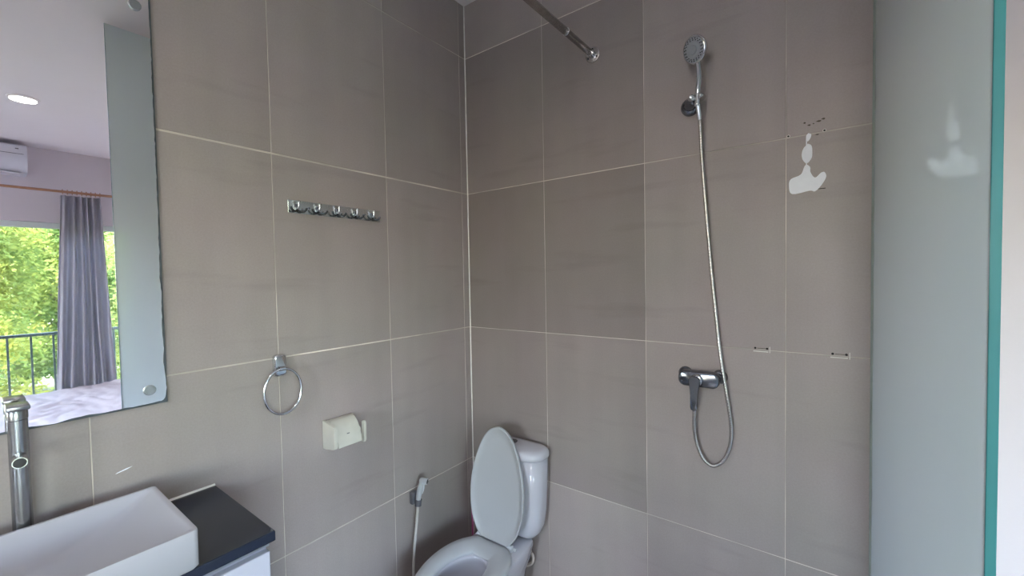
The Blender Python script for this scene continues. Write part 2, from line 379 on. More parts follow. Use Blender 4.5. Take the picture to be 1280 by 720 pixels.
# ------------------------------------------------------------------ mirror
mi = thing('wall_mirror', 'large frameless mirror with worn wavy edge above the basin', 'mirror', (0, -1.66, 1.135))
def L2(bm): return loc(bm, 0, 1.66, -1.135)
obj('backing', L2(B(.0008, .0070, -2.215, -1.1025, 1.1375, 2.112, .0008, 1)), M_mback, mi)
y_r, z_b, y_l, z_t = -1.1065, 1.1425, -2.212, 2.108
pts = []
N = 90
for i in range(N+1):   # bottom edge, wavy where the silvering has gone
    t = i/N; y = y_l+(y_r-.012-y_l)*t
    w = .0045*noise.noise(Vector((y*22, 3.1, 0)))+.0025*noise.noise(Vector((y*70, 1, 0)))
    pts.append((y, z_b+w-.002*(1-t)))
for a in range(1, 6): an = radians(-90+90*a/6); pts.append((y_r-.012+.012*cos(an), z_b+.012+.012*sin(an)))
N = 110
for i in range(N+1):
    t = i/N; z = z_b+.014+(z_t-z_b-.014)*t
    k = max(0, 1-abs(z-1.32)/.4)
    w = (.0012+.003*k)*noise.noise(Vector((z*26, 7.7, 0)))+.0012*noise.noise(Vector((z*90, 5, 0)))
    pts.append((y_r+w, z))
pts.append((y_l, z_t))
bm = bmesh.new(); fs = extr(bm, [Vector((.0070, y, z)) for y, z in pts], (.0012, 0, 0))
obj('silvered_glass', L2(bm), M_mirror, mi)
for (y, z) in ((-1.136, 1.174), (-1.132, 2.074), (-2.18, 1.174), (-2.18, 2.074)):
    s = obj('screw_cap', L2(lathe(bmesh.new(), (.0080, y, z), (1,0,0), [(0,.0118),(.003,.0118),(.0040,.0108),(.0041,.008),(.0036,.0075),(.0036,.003)], 24)), M_screw, mi, True)

# ------------------------------------------------------------------ hook rail
hk = thing('hook_rail', 'steel rail with five double coat hooks on the tiled wall', 'hook rail', (0, -.634, 1.652))
def L3(bm): return loc(bm, 0, .634, -1.652)
obj('back_plate', L3(B(.0006, .0030, -.7965, -.4725, 1.6325, 1.6715, .0006, 1)), mat('mirror_steel', (.78,.82,.82), .25, 1, var=.05, vscale=15), hk)
for y in (-.771, -.705, -.639, -.573, -.507):
    h = obj('hook', L3(B(.003, .008, y-.0055, y+.0055, 1.640, 1.660, .002, 2)), M_smoke, hk, True)
    bm = bmesh.new()
    tube(bm, spline([(.006, y, 1.648), (.012, y, 1.646), (.0165, y, 1.653), (.017, y, 1.664), (.020, y, 1.668)], 6), lambda t: .0034+.0012*(t>.9), 8)
    obj('upper_prong', L3(bm), M_chrome, h, 'all')
    for s in (-1, 1):
        bm = bmesh.new()
        tube(bm, spline([(.006, y, 1.643), (.010, y+s*.006, 1.638), (.014, y+s*.014, 1.637), (.016, y+s*.021, 1.642), (.0165, y+s*.024, 1.649)], 6), lambda t: .0033, 8)
        obj('lower_prong', L3(bm), M_prong, h, 'all')
for y in (-.733, -.536): obj('screw', L3(lathe(bmesh.new(), (.003, y, 1.652), (1,0,0), [(0,.003),(.001,.003),(.0015,.0015)], 12)), M_smoke, hk, True)

# ------------------------------------------------------------------ towel ring
tr_ = thing('towel_ring', 'chrome towel ring hanging from a small rounded wall plate', 'towel ring', (0, -.838, 1.177))
def L4(bm): return loc(bm, 0, .838, -1.177)
bm = loft(bmesh.new(), [rrect(-.856, -.820, 1.145, 1.211, x, r, plane='yz') for x, r in ((.0006,.010),(.008,.010))] + [rrect(-.856+d, -.820-d, 1.145+d, 1.211-d, x, .009, plane='yz') for d, x in ((.0015,.012),(.004,.0145))])
pl = obj('wall_plate', L4(bm), M_chrome, tr_, True)
obj('ring_clamp', L4(cyl(bmesh.new(), (.021, -.846, 1.170), (.021, -.830, 1.170), .0062, n=16)), M_chrome, tr_, True)
obj('stem', L4(cyl(bmesh.new(), (.012, -.838, 1.171), (.021, -.838, 1.170), .006, n=16)), M_chrome, tr_, True)
path = [(.021+.004*(1-cos(2*pi*i/72))/2, -.838+.0525*sin(2*pi*i/72), 1.104+.066*cos(2*pi*i/72)) for i in range(72)]
obj('ring', L4(tube(bmesh.new(), path, .0041, 12, True)), M_chrome, tr_, 'all')

# ------------------------------------------------------------------ paper holder
ph = thing('paper_holder', 'empty ivory plastic toilet paper holder with flap cover', 'paper holder', (0, -.65, .93))
def L5(bm): return loc(bm, 0, .65, -.93)
def plate(y0, y1, front):
    prof = [(.001,.884),(.001,.975),(.02,.973),(front-.010,.966),(front-.002,.960),(front,.952),(front,.905),(front-.003,.896),(front-.012,.892),(.02,.886)]
    bm = bmesh.new(); loft(bm, [[Vector((x, y, z)) for x, z in prof] for y in (y0, y1)])
    bmesh.ops.bevel(bm, geom=[e for e in bm.edges if abs(e.verts[0].co.y-e.verts[1].co.y) < 1e-6], offset=.0015, segments=2, affect='EDGES')
    return bm
obj('side_plate', L5(plate(-.712, -.700, .072)), M_ivory, ph, True)
LP = [(.001,.884),(.001,.902),(.040,.902),(.052,.910),(.054,.950),(.058,.955),(.064,.953),(.067,.946),(.067,.892),(.062,.884)]
obj('side_arm', L5(loft(bmesh.new(), [[Vector((x, y, z)) for x, z in LP] for y in (-.604, -.596)])), M_ivory, ph, True)
obj('maker_mark', L5(B(.0628, .0640, -.664, -.655, .9305, .9330)), M_grey, ph)
obj('wall_plate', L5(B(.001, .008, -.702, -.604, .888, .972, .001, 1)), M_ivory, ph)
prof = [(.010,.974),(.030,.972),(.048,.958),(.062,.935),(.070,.912),(.072,.896)]
o2 = [(x-.003, z-.002) for x, z in prof[::-1]]
obj('flap_cover', L5(loft(bmesh.new(), [[Vector((x, y, z)) for x, z in prof+o2] for y in (-.6985, -.616)])), M_ivory, ph, True)
obj('spindle', L5(cyl(bmesh.new(), (.040, -.701, .925), (.040, -.605, .925), .009, n=18)), M_ivory, ph, True)

# ------------------------------------------------------------------ bidet sprayer with its hose
bs = thing('bidet_sprayer', 'white hand bidet sprayer in grey clip with hose on the left wall', 'bidet sprayer', (0, -.355, .56))
def L6(bm): return loc(bm, 0, .355, -.56)
bm = B(.0008, .020, -.3720, -.3460, .5480, .5950, .004, 2); cl = obj('wall_clip', L6(bm), M_grey, bs, True)
obj('clip_ring', L6(cyl(bmesh.new(), (.034, -.3570, .545), (.034, -.3530, .568), .0125, n=20)), M_grey, bs, True)
bm = bmesh.new(); tube(bm, spline([(.034,-.357,.548),(.035,-.354,.580),(.038,-.348,.610),(.042,-.343,.632),(.046,-.338,.642)], 6), lambda t: .0075+.0035*sin(pi*min(1,t*1.1)), 14)
obj('handle', L6(bm), M_plast, bs, 'all')
bm = lathe(bmesh.new(), (.038,-.343,.640), (.80,.42,-.12), [(-.006,.004),(-.003,.009),(.004,.0115),(.018,.0120),(.022,.0125),(.026,.0115)], 22)
hd = obj('spray_head', L6(bm), M_plast, bs, True)
obj('nozzle', L6(lathe(bmesh.new(), Vector((.038,-.343,.640))+Vector((.80,.42,-.12)).normalized()*.026, (.80,.42,-.12), [(0,.0085),(.0012,.0085),(.0016,.006)], 20)), M_dark, hd, True)
obj('trigger', L6(tube(bmesh.new(), spline([(.050,-.338,.628),(.050,-.340,.612),(.046,-.346,.592)], 4), .0032, 8)), M_plast, bs, 'all')
bm = bmesh.new(); tube(bm, spline([(.034,-.357,.548),(.035,-.362,.520),(.036,-.370,.470),(.037,-.383,.390),(.037,-.390,.300),(.035,-.385,.20),(.030,-.365,.14),(.012,-.345,.13),(.001,-.340,.13)], 8), .0052, 10)
obj('hose', L6(bm), M_hosew, bs, 'all')

# ------------------------------------------------------------------ magenta brush leaning in the corner
br = thing('cleaning_brush', 'magenta handled cleaning brush standing in the corner behind the toilet', 'brush', (.045, -.055, 0))
bm = bmesh.new(); tube(bm, spline([(0,0,.10),(-.006,.004,.25),(-.013,.010,.40),(-.017,.013,.455)], 5), lambda t: .0068+.0015*(t>.8), 12)
obj('handle', bm, M_pink, br, 'all')
bm = bmesh.new(); tube(bm, spline([(.010,-.008,.10),(.004,-.004,.25),(-.003,.002,.36)], 5), .0035, 10)
obj('inner_grip', bm, M_pinkl, br, 'all')
obj('bristle_head', lathe(bmesh.new(), (0,0,.004), (0,0,1), [(0,.024),(.02,.034),(.075,.034),(.10,.020),(.108,.009)], 20), M_pinkl, br, True)

# ------------------------------------------------------------------ toilet
TO = Vector((.274, -.190, 0)); TR = radians(1)
to = thing('toilet', 'white close-coupled toilet with its lid raised', 'toilet', TO, TR)
WPROF = [(0,.068),(.03,.090),(.08,.108),(.15,.126),(.25,.139),(.36,.1445),(.48,.143),(.60,.134),(.72,.117),(.82,.098),(.90,.077),(.955,.053),(.985,.031),(1,0)]
def wat(t):
    for (a, wa), (b, wb_) in zip(WPROF, WPROF[1:]):
        if a <= t <= b: return wa+(wb_-wa)*(t-a)/(b-a)
    return 0
def egg(Lg, ws=1.0, n=48):
    """half outline t values denser near the ends -> closed list of (x, s)"""
    ts = [.5-.5*cos(pi*i/n) for i in range(n+1)]
    right = [(wat(t)*ws, t*Lg) for t in ts]
    # smooth once
    r2 = right[:]
    for _ in range(2):
        r2 = [r2[0]]+[((r2[i-1][0]+2*r2[i][0]+r2[i+1][0])/4, r2[i][1]) for i in range(1, len(r2)-1)]+[r2[-1]]
    return r2 + [(-x, s) for x, s in r2[-2::-1]]
def hole(n_pts, cy, a, b):
    return None
LEN = .405
ZS = .388
# seat ring
out = egg(LEN); n = len(out)
cy_h, ha, hb, hbf = -.197, .073, .130, .145
def inner(i, grow=0):
    x, s = out[i]; y = -s; cx, cyy = 0, cy_h
    an = math.atan2(y-cyy, x)
    bb = hb if sin(an) > 0 else hbf
    A, Bb = ha+grow, bb+grow
    k = 1/math.sqrt((cos(an)/A)**2+(sin(an)/Bb)**2)
    return k*cos(an), cyy+k*sin(an)
def ring(offin, z):   # blend 0 = outer .. 1 = inner
    rr = []
    for i, (x, s) in enumerate(out):
        ix, iy = inner(i); rr.append(Vector((x+(ix-x)*offin, -s+(iy+s)*offin, z)))
    return rr
bm = bmesh.new()
R = [ring(.04, ZS), ring(0, ZS+.006), ring(.02, ZS+.014), ring(.14, ZS+.021), ring(.4, ZS+.0225), ring(.72, ZS+.018), ring(.93, ZS+.010), ring(1, ZS+.004), ring(.97, ZS)]
VV = [[bm.verts.new(p) for p in r] for r in R]
for A, C in zip(VV, VV[1:]+VV[:1]):
    for i in range(n):
        try: bm.faces.new((A[i], A[(i+1)%n], C[(i+1)%n], C[i]))
        except ValueError: pass
obj('seat', bm, M_plast, to, 'all')
# lid, raised and leaning back on the tank
def lidp(x, s, d):   # d = towards the viewer
    th = radians(6); return Vector((x+.004, .000+s*sin(th)-d*cos(th), ZS+.022+s*cos(th)+d*sin(th)))
lo = egg(.432, .885)
def lring(k, d):
    return [lidp(x*k, .20+(s-.20)*k, d) for x, s in lo]
bm = loft(bmesh.new(), [lring(.93, -.009), lring(.985, -.006), lring(1, 0), lring(1, .009), lring(.975, .0095), lring(.955, .005), lring(.80, .0008), lring(.45, -.001)])
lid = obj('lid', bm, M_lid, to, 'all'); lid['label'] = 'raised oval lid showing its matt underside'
# hinges
for sx in (-1, 1):
    bm = bmesh.new(); cyl(bm, (sx*.058, .004, ZS+.021), (sx*.084, .004, ZS+.021), .0075, n=16); box(bm, sx*.071-.010, sx*.071+.010, -.004, .018, ZS-.004, ZS+.018, .003, 2)
    cyl(bm, (sx*.090-.004, .010, ZS+.012), (sx*.090+.006, .010, ZS+.012), .006, n=12)
    obj('hinge', bm, M_plast, to, True)
# bowl in china: outer shell, rim and inner basin in one surface
def bring(wf, lf, z, back, backw, cyo=0, n2=56):
    rr = []
    for i in range(n2):
        an = 2*pi*i/n2; cx, cyy = 0, -.175+cyo
        dx, dy = cos(an), sin(an)
        A, Bf = .134*wf, .222*lf
        r = 1/math.sqrt((dx/A)**2+(dy/Bf)**2) if dy < 0 else 1/((abs(dx/A)**2.6+abs(dy/(.17*lf))**2.6)**(1/2.6))
        if dy > 0:   # deck under the tank
            hx, hy = backw, back-cyy
            k = 1/((abs(dx)/hx)**6+(abs(dy)/hy)**6)**(1/6)
            r = max(r, k)
        rr.append(Vector((cx+r*dx, cyy+r*dy, z)))
    return rr
def hring(A, Bb, Bf, z, cyy, n2=56):
    rr = []
    for i in range(n2):
        an = 2*pi*i/n2; bb = Bb if sin(an) > 0 else Bf
        rr.append(Vector((A*cos(an), cyy+bb*sin(an), z)))
    return rr
bm = loft(bmesh.new(), [bring(.72, .80, .0, .12, .085, .04), bring(.70, .78, .02, .12, .085, .04), bring(.62, .70, .12, .12, .080, .03), bring(.66, .74, .20, .125, .082, .02), bring(.82, .88, .28, .13, .095), bring(.95, .97, .335, .14, .112), bring(1, 1, .365, .145, .118), bring(1, 1, .380, .145, .118), bring(.975, .985, ZS-.002, .143, .114),
    hring(.078, .130, .150, ZS-.002, -.205), hring(.074, .125, .145, ZS-.010, -.205), hring(.085, .135, .152, ZS-.03, -.205), hring(.082, .130, .146, .30, -.205), hring(.066, .105, .110, .235, -.195), hring(.048, .080, .070, .190, -.18), hring(.030, .045, .040, .165, -.16)])
obj('bowl', bm, M_porc, to, 'all')
obj('water', loft(bmesh.new(), [hring(.050, .082, .075, .196, -.18), hring(.0505, .0825, .0755, .1975, -.18)]), mat('still_water', (.35,.40,.43), .03, var=.02), to)
# tank
def tring(hw, y0, y1, z, bow=.02, r=.03, k=6):
    rr = []
    for p in rrect(-hw, hw, y0, y1, z, r, k):
        x, y = p.x, p.y
        f = (y1-y)/(y1-y0); p.y = y - bow*(1-(x/hw)**2)*f; rr.append(p)
    return rr
def dense(hw, y0, y1, z, bow, r):
    base = rrect(-hw, hw, y0, y1, z, r, 6); res = []
    for i, p in enumerate(base):
        q = base[(i+1)%len(base)]; res.append(p.copy())
        if abs(p.x-q.x) > hw: 
            for j in range(1, 12): res.append(p.lerp(q, j/12))
    for p in res:
        f = max(0, (y1-p.y)/(y1-y0)); p.y -= bow*(1-(p.x/hw)**2)*f
    return res
TY1 = .174
def sx_(rings, dx=.014):
    for r in rings:
        for p in r: p.x += dx
    return rings
bm = loft(bmesh.new(), sx_([dense(.075, .105, TY1-.015, .388, .004, .025), dense(.098, .098, TY1-.008, .398, .008, .03), dense(.114, .092, TY1-.004, .418, .013, .032), dense(.126, .089, TY1, .45, .017, .034), dense(.135, .086, TY1, .51, .021, .034), dense(.140, .084, TY1, .60, .024, .034), dense(.143, .083, TY1, .716, .026, .034)]))
tk = obj('tank', bm, M_porc, to, 'all')
bm = loft(bmesh.new(), sx_([dense(.142, .083, TY1, .7165, .026, .034), dense(.149, .077, TY1+.002, .720, .028, .036), dense(.151, .075, TY1+.002, .728, .028, .036), dense(.150, .076, TY1+.002, .742, .028, .036), dense(.144, .082, TY1-.002, .751, .027, .036), dense(.131, .092, TY1-.010, .757, .024, .034), dense(.085, .115, TY1-.030, .760, .010, .014)]))
tl = obj('tank_lid', bm, M_porc, to, 'all')
obj('flush_button', lathe(bmesh.new(), (.014,.118,.7595), (0,0,1), [(0,.018),(.003,.018),(.005,.015),(.0055,.011)], 24), M_smoke, tl, True)
# supply hose
bm = bmesh.new(); tube(bm, spline([(-.03,.150,.240),(.012,.155,.231),(.045,.158,.237),(.068,.160,.255),(.074,.160,.280),(.060,.160,.300),(.030,.155,.310),(.005,.140,.345),(.004,.130,.392)], 7), .0062, 10)
ho = obj('supply_hose', bm, M_cream, to, 'all')

# ------------------------------------------------------------------ vanity: cabinet, worktop, basin, faucet
cb = thing('vanity_cabinet', 'white lacquered vanity cabinet under the dark worktop', 'cabinet', (0, -1.5, 0))
def L7(bm): return loc(bm, 0, 1.5, 0)
obj('body', L7(B(.001, .318, -1.98, -1.018, .22, .866, .001, 1)), M_cab, cb)
obj('handle_rail', L7(B(.318, .335, -1.98, -1.018, .857, .867, .001, 1)), M_alu, cb)
for y0, y1 in ((-1.32, -1.018), (-1.65, -1.324), (-1.98, -1.654)):
    obj('door', L7(B(.319, .337, y0, y1, .222, .846, .0015, 1)), M_cab, cb)
wt = thing('worktop', 'dark blue-black stone worktop under the basin', 'worktop', (0, -1.5, .87))
def L8(bm): return loc(bm, 0, 1.5, -.87)
obj('slab', L8(B(.001, .346, -2.0, -1.009, .868, .890, .0025, 2)), M_stone, wt)
obj('sealant_strip', L8(extr(bmesh.new(), [Vector((.0005,-2.0,.8902)), Vector((.0045,-2.0,.8902)), Vector((.0005,-2.0,.8945))], (0,.990,0))), M_caulk, wt)
ba = thing('basin', 'white rectangular vessel basin on the dark worktop', 'basin', (.205, -1.36, .890))
def L9(bm): return loc(bm, -.205, 1.36, -.890)
X0, X1, Y0, Y1, ZT = .064, .351, -1.62, -1.146, .9645
bm = loft(bmesh.new(), [rrect(X0+.004, X1-.004, Y0+.004, Y1-.004, .8905, .010), rrect(X0, X1, Y0, Y1, .896, .010), rrect(X0, X1, Y0, Y1, ZT-.0025, .010), rrect(X0+.001, X1-.001, Y0+.001, Y1-.001, ZT, .009),
    rrect(X0+.0075, X1-.0075, Y0+.0075, Y1-.0075, ZT, .008), rrect(X0+.0095, X1-.0095, Y0+.010, Y1-.010, ZT-.0025, .010), rrect(X0+.020, X1-.018, Y0+.03, Y1-.045, ZT-.022, .02), rrect(X0+.035, X1-.032, Y0+.06, Y1-.09, ZT-.044, .03), rrect(X0+.06, X1-.055, Y0+.10, Y1-.14, ZT-.056, .03)])
obj('bowl', L9(bm), M_bowl, ba, True)
obj('drain', L9(lathe(bmesh.new(), (.207, -1.385, ZT-.0558), (0,0,1), [(0,.020),(.002,.020),(.003,.016),(.0035,.010)], 24)), M_chrome, ba, True)
fa = thing('faucet', 'tall brushed metal faucet standing behind the basin', 'faucet', (.040, -1.342, .890))
bm = lathe(bmesh.new(), (0,0,.0005), (0,0,1), [(0,.021),(.006,.021),(.008,.0138),(.278,.0138),(.279,.0128),(.281,.0128)], 32)
obj('body', bm, M_faucet, fa, True)
sp = obj('spout', cyl(bmesh.new(), (.006,0,.207), (.074,-.004,.214), .0098, n=24), M_faucet, fa, True)
obj('aerator', lathe(bmesh.new(), (.0735,-.004,.2140), (.068,-.004,.008), [(0,.0085),(.0008,.0085),(.0012,.0060)], 20), M_dark, sp, True)
obj('cap', lathe(bmesh.new(), (0,0,.281), (0,0,1), [(0,.0145),(.018,.0145),(.020,.013)], 28), M_faucet, fa, True)
bm = B(-.015, .034, -.0155, .0155, .301, .311, .003, 2)
obj('lever', bm, M_faucet, fa, True)

# ------------------------------------------------------------------ shower
sh = thing('shower_hose', 'long ribbed silver shower hose hanging in a loop', 'hose', (1.0, -.03, 1.4))
def LS(bm): return loc(bm, -1.0, .03, -1.4)
path = spline([(.9905,-.058,1.925),(.992,-.045,1.88),(.993,-.034,1.80),(.9985,-.028,1.70),(1.008,-.024,1.56),(1.017,-.022,1.44),(1.031,-.022,1.285),(1.045,-.030,1.165),(1.060,-.036,1.07),(1.072,-.034,.976),(1.070,-.032,.915),(1.052,-.030,.862),(1.022,-.030,.836),(.995,-.032,.852),(.978,-.036,.893),(.971,-.042,.945),(.973,-.048,1.00),(.979,-.050,1.05),(.981,-.050,1.078)], 34)
def ribs(t): return .0056+.0006*sin(t*len(path)*pi/1.5)
obj('ribbed_tube', LS(tube(bmesh.new(), path, ribs, 10)), M_steel, sh, 'all')
obj('upper_nut', LS(cyl(bmesh.new(), (.9895,-.0585,1.930), (.9915,-.047,1.888), .0080, .0068, n=16)), M_chrome, sh, True)
obj('lower_nut', LS(cyl(bmesh.new(), (.981,-.050,1.081), (.978,-.050,1.052), .0085, .0072, n=16)), M_chrome, sh, True)

hs = thing('hand_shower', 'chrome hand shower with round grey spray face, high on the wall', 'shower head', (.985, -.06, 1.95))
def LH(bm): return loc(bm, -.985, .06, -1.95)
nv = Vector((-.42, -.86, -.30)).normalized(); hc = Vector((.984, -.070, 2.088))
bm = lathe(bmesh.new(), hc-nv*.012, nv, [(-.008,.006),(-.006,.018),(-.001,.030),(.006,.0375),(.012,.0395),(.0155,.0385),(.017,.036)], 40)
hd = obj('head', LH(bm), M_chrome, hs, True)
fc = hc-nv*.012+nv*.017
obj('spray_face', LH(lathe(bmesh.new(), fc, nv, [(0,.0345),(.0015,.0340),(.002,.031),(.0021,.023),(.0032,.022),(.0035,.013),(.006,.0115),(.0066,.008)], 36)), M_face, hd, True)
q = nv.to_track_quat('Z', 'Y')
for rr_, cnt in ((.0305, 22), (.0262, 18)):
    for i in range(cnt):
        a = 2*pi*i/cnt; p = fc + q @ Vector((rr_*cos(a), rr_*sin(a), .0016))
        obj('nozzle', LH(cyl(bmesh.new(), p, p+nv*.0014, .0017, n=7)), M_dark, hd)
bm = bmesh.new(); tube(bm, spline([(.987,-.060,1.925),(.990,-.062,1.965),(.9925,-.060,2.00),(.991,-.056,2.03),(.988,-.054,2.055),(.986,-.055,2.080)], 6), lambda t: .0078+.0022*t, 14)
obj('handle', LH(bm), M_chrome, hs, 'all')
sb = thing('shower_bracket', 'dull chrome wall bracket clipping the hand shower', 'bracket', (.950, 0, 1.935))
def LB(bm): return loc(bm, -.950, 0, -1.935)
obj('wall_base', LB(lathe(bmesh.new(), (.954, -.0006, 1.947), (0.05,-1,0), [(0,.027),(.010,.027),(.018,.022),(.022,.012)], 28)), M_smoke, sb, True)
obj('arm', LB(tube(bmesh.new(), spline([(.955,-.012,1.947),(.965,-.033,1.949),(.979,-.050,1.950)], 5), lambda t: .019-.003*t, 14)), M_smoke, sb, 'all')
obj('clip', LB(tube(bmesh.new(), [(.986+.0125*cos(a), -.060+.0125*sin(a), 1.950) for a in [radians(-60+i*300/20) for i in range(21)]], lambda t: .0088, 12, flat=1.5)), M_chrome, sb, 'all')

mx = thing('shower_mixer', 'dark chrome shower mixer with single lever beside the hose loop', 'mixer tap', (.985, 0, 1.10))
def LM(bm): return loc(bm, -.985, 0, -1.10)
for x in (.936, 1.037):
    f = obj('flange', LM(lathe(bmesh.new(), (x,-.0006,1.107), (0,-1,0), [(0,.0215),(.006,.0210),(.011,.017),(.014,.013)], 28)), M_smoke, mx, True)
    obj('inlet', LM(cyl(bmesh.new(), (x,-.012,1.107), (x,-.036,1.105), .0125, n=8)), M_smoke, f)
bm = loft(bmesh.new(), [rrect(.928+d, 1.044-d, 1.0805+d, 1.1275-d, y, .019, 6, 'xz') for d, y in ((.004,-.030),(0,-.034),(0,-.058),(.002,-.062),(.004,-.0635))])
obj('body', LM(bm), M_smoke, mx, True)
obj('cartridge', LM(lathe(bmesh.new(), (.984,-.062,1.1035), (0,-1,0), [(0,.018),(.012,.018),(.016,.0165)], 28)), M_chrome, mx, True)
pr = [(-.0165,.0),(-.0150,.009),(-.009,.0150),(0,.0168),(.009,.0150),(.0150,.009),(.0165,0),(.0125,-.022),(.0105,-.045),(.0100,-.075),(.0075,-.083),(0,-.086),(-.0075,-.083),(-.0100,-.075),(-.0105,-.045),(-.0125,-.022)]
bm = loft(bmesh.new(), [[Vector((.981+x*k, y-(.010*(-z/.09) if z < 0 else 0), 1.1015+z*k)) for x, z in pr] for y, k in ((-.0775,1),(-.0855,1),(-.088,.88))])
obj('lever', LM(bm), M_smoke, mx, True)

# ------------------------------------------------------------------ curtain rod of the shower
rd = thing('shower_curtain_rod', 'brown-steel shower curtain rod screwed to the tiled wall near the ceiling', 'rod', (.623, 0, 2.217))
def LR(bm): return loc(bm, -.623, 0, -2.217)
pts = [(.623,-.004,2.217),(.623,-.50,2.206)]+[(.623, -.50-.07*sin(a), 2.206+.07*(1-cos(a))) for a in [radians(i*15) for i in range(1, 7)]]+[(.623,-.57,CEIL-.004)]
obj('pipe', LR(tube(bmesh.new(), pts, .0115, 18)), M_steel, rd, 'all')
bm = lathe(bmesh.new(), (.623,-.0006,2.217), (0,-1,0), [(0,.027),(.0025,.027),(.0035,.025)], 28)
fl = obj('flange', LR(bm), M_steel, rd, True)
obj('collar', LR(cyl(bmesh.new(), (.623,-.003,2.217), (.623,-.022,2.2165), .0125, n=24)), M_chrome, fl, True)
for a in (90, 210, 330):
    obj('screw_hole', LR(cyl(bmesh.new(), (.623+.0195*cos(radians(a)),-.0040,2.217+.0195*sin(radians(a))), (.623+.0195*cos(radians(a)),-.0048,2.217+.0195*sin(radians(a))), .0036, n=12)), M_hole, fl)
obj('joint_clip', LR(tube(bmesh.new(), [(.623+.0119*cos(a), -.197, 2.2125+.0119*sin(a)) for a in [2*pi*i/16 for i in range(16)]], .0012, 6, True)), M_chrome, rd)
obj('end_flange', LR(lathe(bmesh.new(), (.623,-.57,CEIL+.0006), (0,0,-1), [(0,.027),(.0025,.027),(.012,.012)], 24)), M_steel, rd, True)

# ------------------------------------------------------------------ marks left on the shower wall
def blob(pts, y=-.0008):
    P = spline([(x, y, z) for x, z in pts]+[(pts[0][0], y, pts[0][1])], 4)[:-1]
    return extr(bmesh.new(), P, (0, -.0009, 0))
fp = thing('filler_patch', 'white filler left in three linked blobs on the shower wall', 'stain', (1.256, -.001, 1.70))
def LF(bm): return loc(bm, -1.256, .001, -1.70)
obj('lower_blob', LF(blob([(1.253,1.72),(1.261,1.711),(1.262,1.697),(1.272,1.681),(1.285,1.692),(1.293,1.692),(1.296,1.678),(1.285,1.657),(1.272,1.644),(1.260,1.647),(1.220,1.643),(1.213,1.669),(1.218,1.685),(1.240,1.694),(1.248,1.714)])), M_patch, fp)
obj('middle_blob', LF(blob([(1.256,1.775),(1.264,1.768),(1.266,1.75),(1.264,1.734),(1.254,1.722),(1.245,1.732),(1.242,1.748),(1.246,1.764)])), M_patch, fp)
obj('upper_blob', LF(blob([(1.257,1.803),(1.263,1.799),(1.262,1.79),(1.256,1.781),(1.252,1.786),(1.252,1.797)])), M_patch, fp)
obj('link', LF(B(1.2515, 1.2540, -.0017, -.0008, 1.715, 1.790)), M_patch, fp)
obj('dark_scratch', LF(B(1.275, 1.295, -.0014, -.0008, 1.6485, 1.6505)), M_hole, fp)
for (xa, xb, z), lab in (((1.131, 1.161, 1.205), 'pair of drilled holes with pale outline beside the shower hose'), ((1.312, 1.341, 1.2055), 'pair of drilled holes with pale outline near the glass panel')):
    mk = thing('fixture_mark', lab, 'holes', ((xa+xb)/2, -.001, z))
    def LK(bm): return loc(bm, -(xa+xb)/2, .001, -z)
    for x in (xa, xb): obj('hole', LK(cyl(bmesh.new(), (x,-.0006,z), (x,-.0014,z), .0031, n=12)), M_hole, mk)
    bm = bmesh.new(); box(bm, xa-.005, xb+.003, -.0012, -.0006, z-.0105, z-.0080); box(bm, xb+.006, xb+.0075, -.0012, -.0006, z-.012, z+.006)
    obj('outline', LK(bm), M_caulk, mk)
    obj('scored_line', LK(B(xa+.005, xb-.003, -.0011, -.0006, z-.0008, z+.0006)), M_rust, mk)
for (x, z), lab in (((1.2115, 1.804), 'single drilled hole on the tile joint left of the filler'), ((1.292, 1.803), 'single drilled hole with white rim right of the filler')):
    d = thing('drilled_hole', lab, 'hole', (x, -.001, z))
    obj('hole', cyl(bmesh.new(), (0,.0004,0), (0,-.0006,0), .0026, n=12), M_hole, d)
    obj('rim', tube(bmesh.new(), [(.0034*cos(a), 0, .0034*sin(a)) for a in [2*pi*i/16 for i in range(16)]], .0007, 5, True), M_caulk, d)
rs = thing('glue_residue', 'brown specks of old glue above the filler blobs', 'stain', (1.265, -.001, 1.825))
for x, z, w, h in ((1.248,1.832,.003,.003),(1.258,1.824,.004,.0025),(1.279,1.830,.006,.003),(1.289,1.834,.0045,.003),(1.276,1.795,.004,.002),(1.268,1.826,.002,.002)):
    obj('speck', loc(blob([(x-w,z),(x,z+h*.8),(x+w,z+h*.3),(x+w*.4,z-h*.7)]), -1.265, .001, -1.825), M_rust, rs)
sc = tag(obj('white_streak', extr(bmesh.new(), [Vector((0,-.015,-.0035)), Vector((0,.005,.0005)), Vector((0,.015,.0045)), Vector((0,.004,.0032)), Vector((0,-.012,-.0012))], (.0007,0,0)), M_patch, loc=(.0004,-1.186,.998)), 'thin white streak on the tile above the basin', 'stain')  # flat white streak on the left wall

# ------------------------------------------------------------------ bedroom, seen in the mirror
# curtain
cu = thing('curtain', 'lilac-grey gathered curtain beside the balcony door', 'curtain', (4.15, -.69, 0))
bm = bmesh.new(); nx, nz_ = 120, 26; G = []
for j in range(nz_+1):
    tz = j/nz_; z = 2.215-tz*2.13; y0 = -.80-.085*min(1, tz*1.25); y1 = -.548+.055*min(1, tz*1.25); row = []
    for i in range(nx+1):
        t = i/nx; am = .022+.018*tz
        x = am*sin(t*2*pi*6+1.1*sin(tz*2.1)+2.2*noise.noise(Vector((t*3, tz*1.3, 0)))) + .012*noise.noise(Vector((t*9, tz*3, 4)))
        row.append((x, y0+(y1-y0)*t+.69+.01*noise.noise(Vector((t*6, tz*2, 9))), z))
    G.append(row)
V = [[bm.verts.new(p) for p in r] for r in G]
for j in range(nz_):
    for i in range(nx): bm.faces.new((V[j][i], V[j][i+1], V[j+1][i+1], V[j+1][i]))
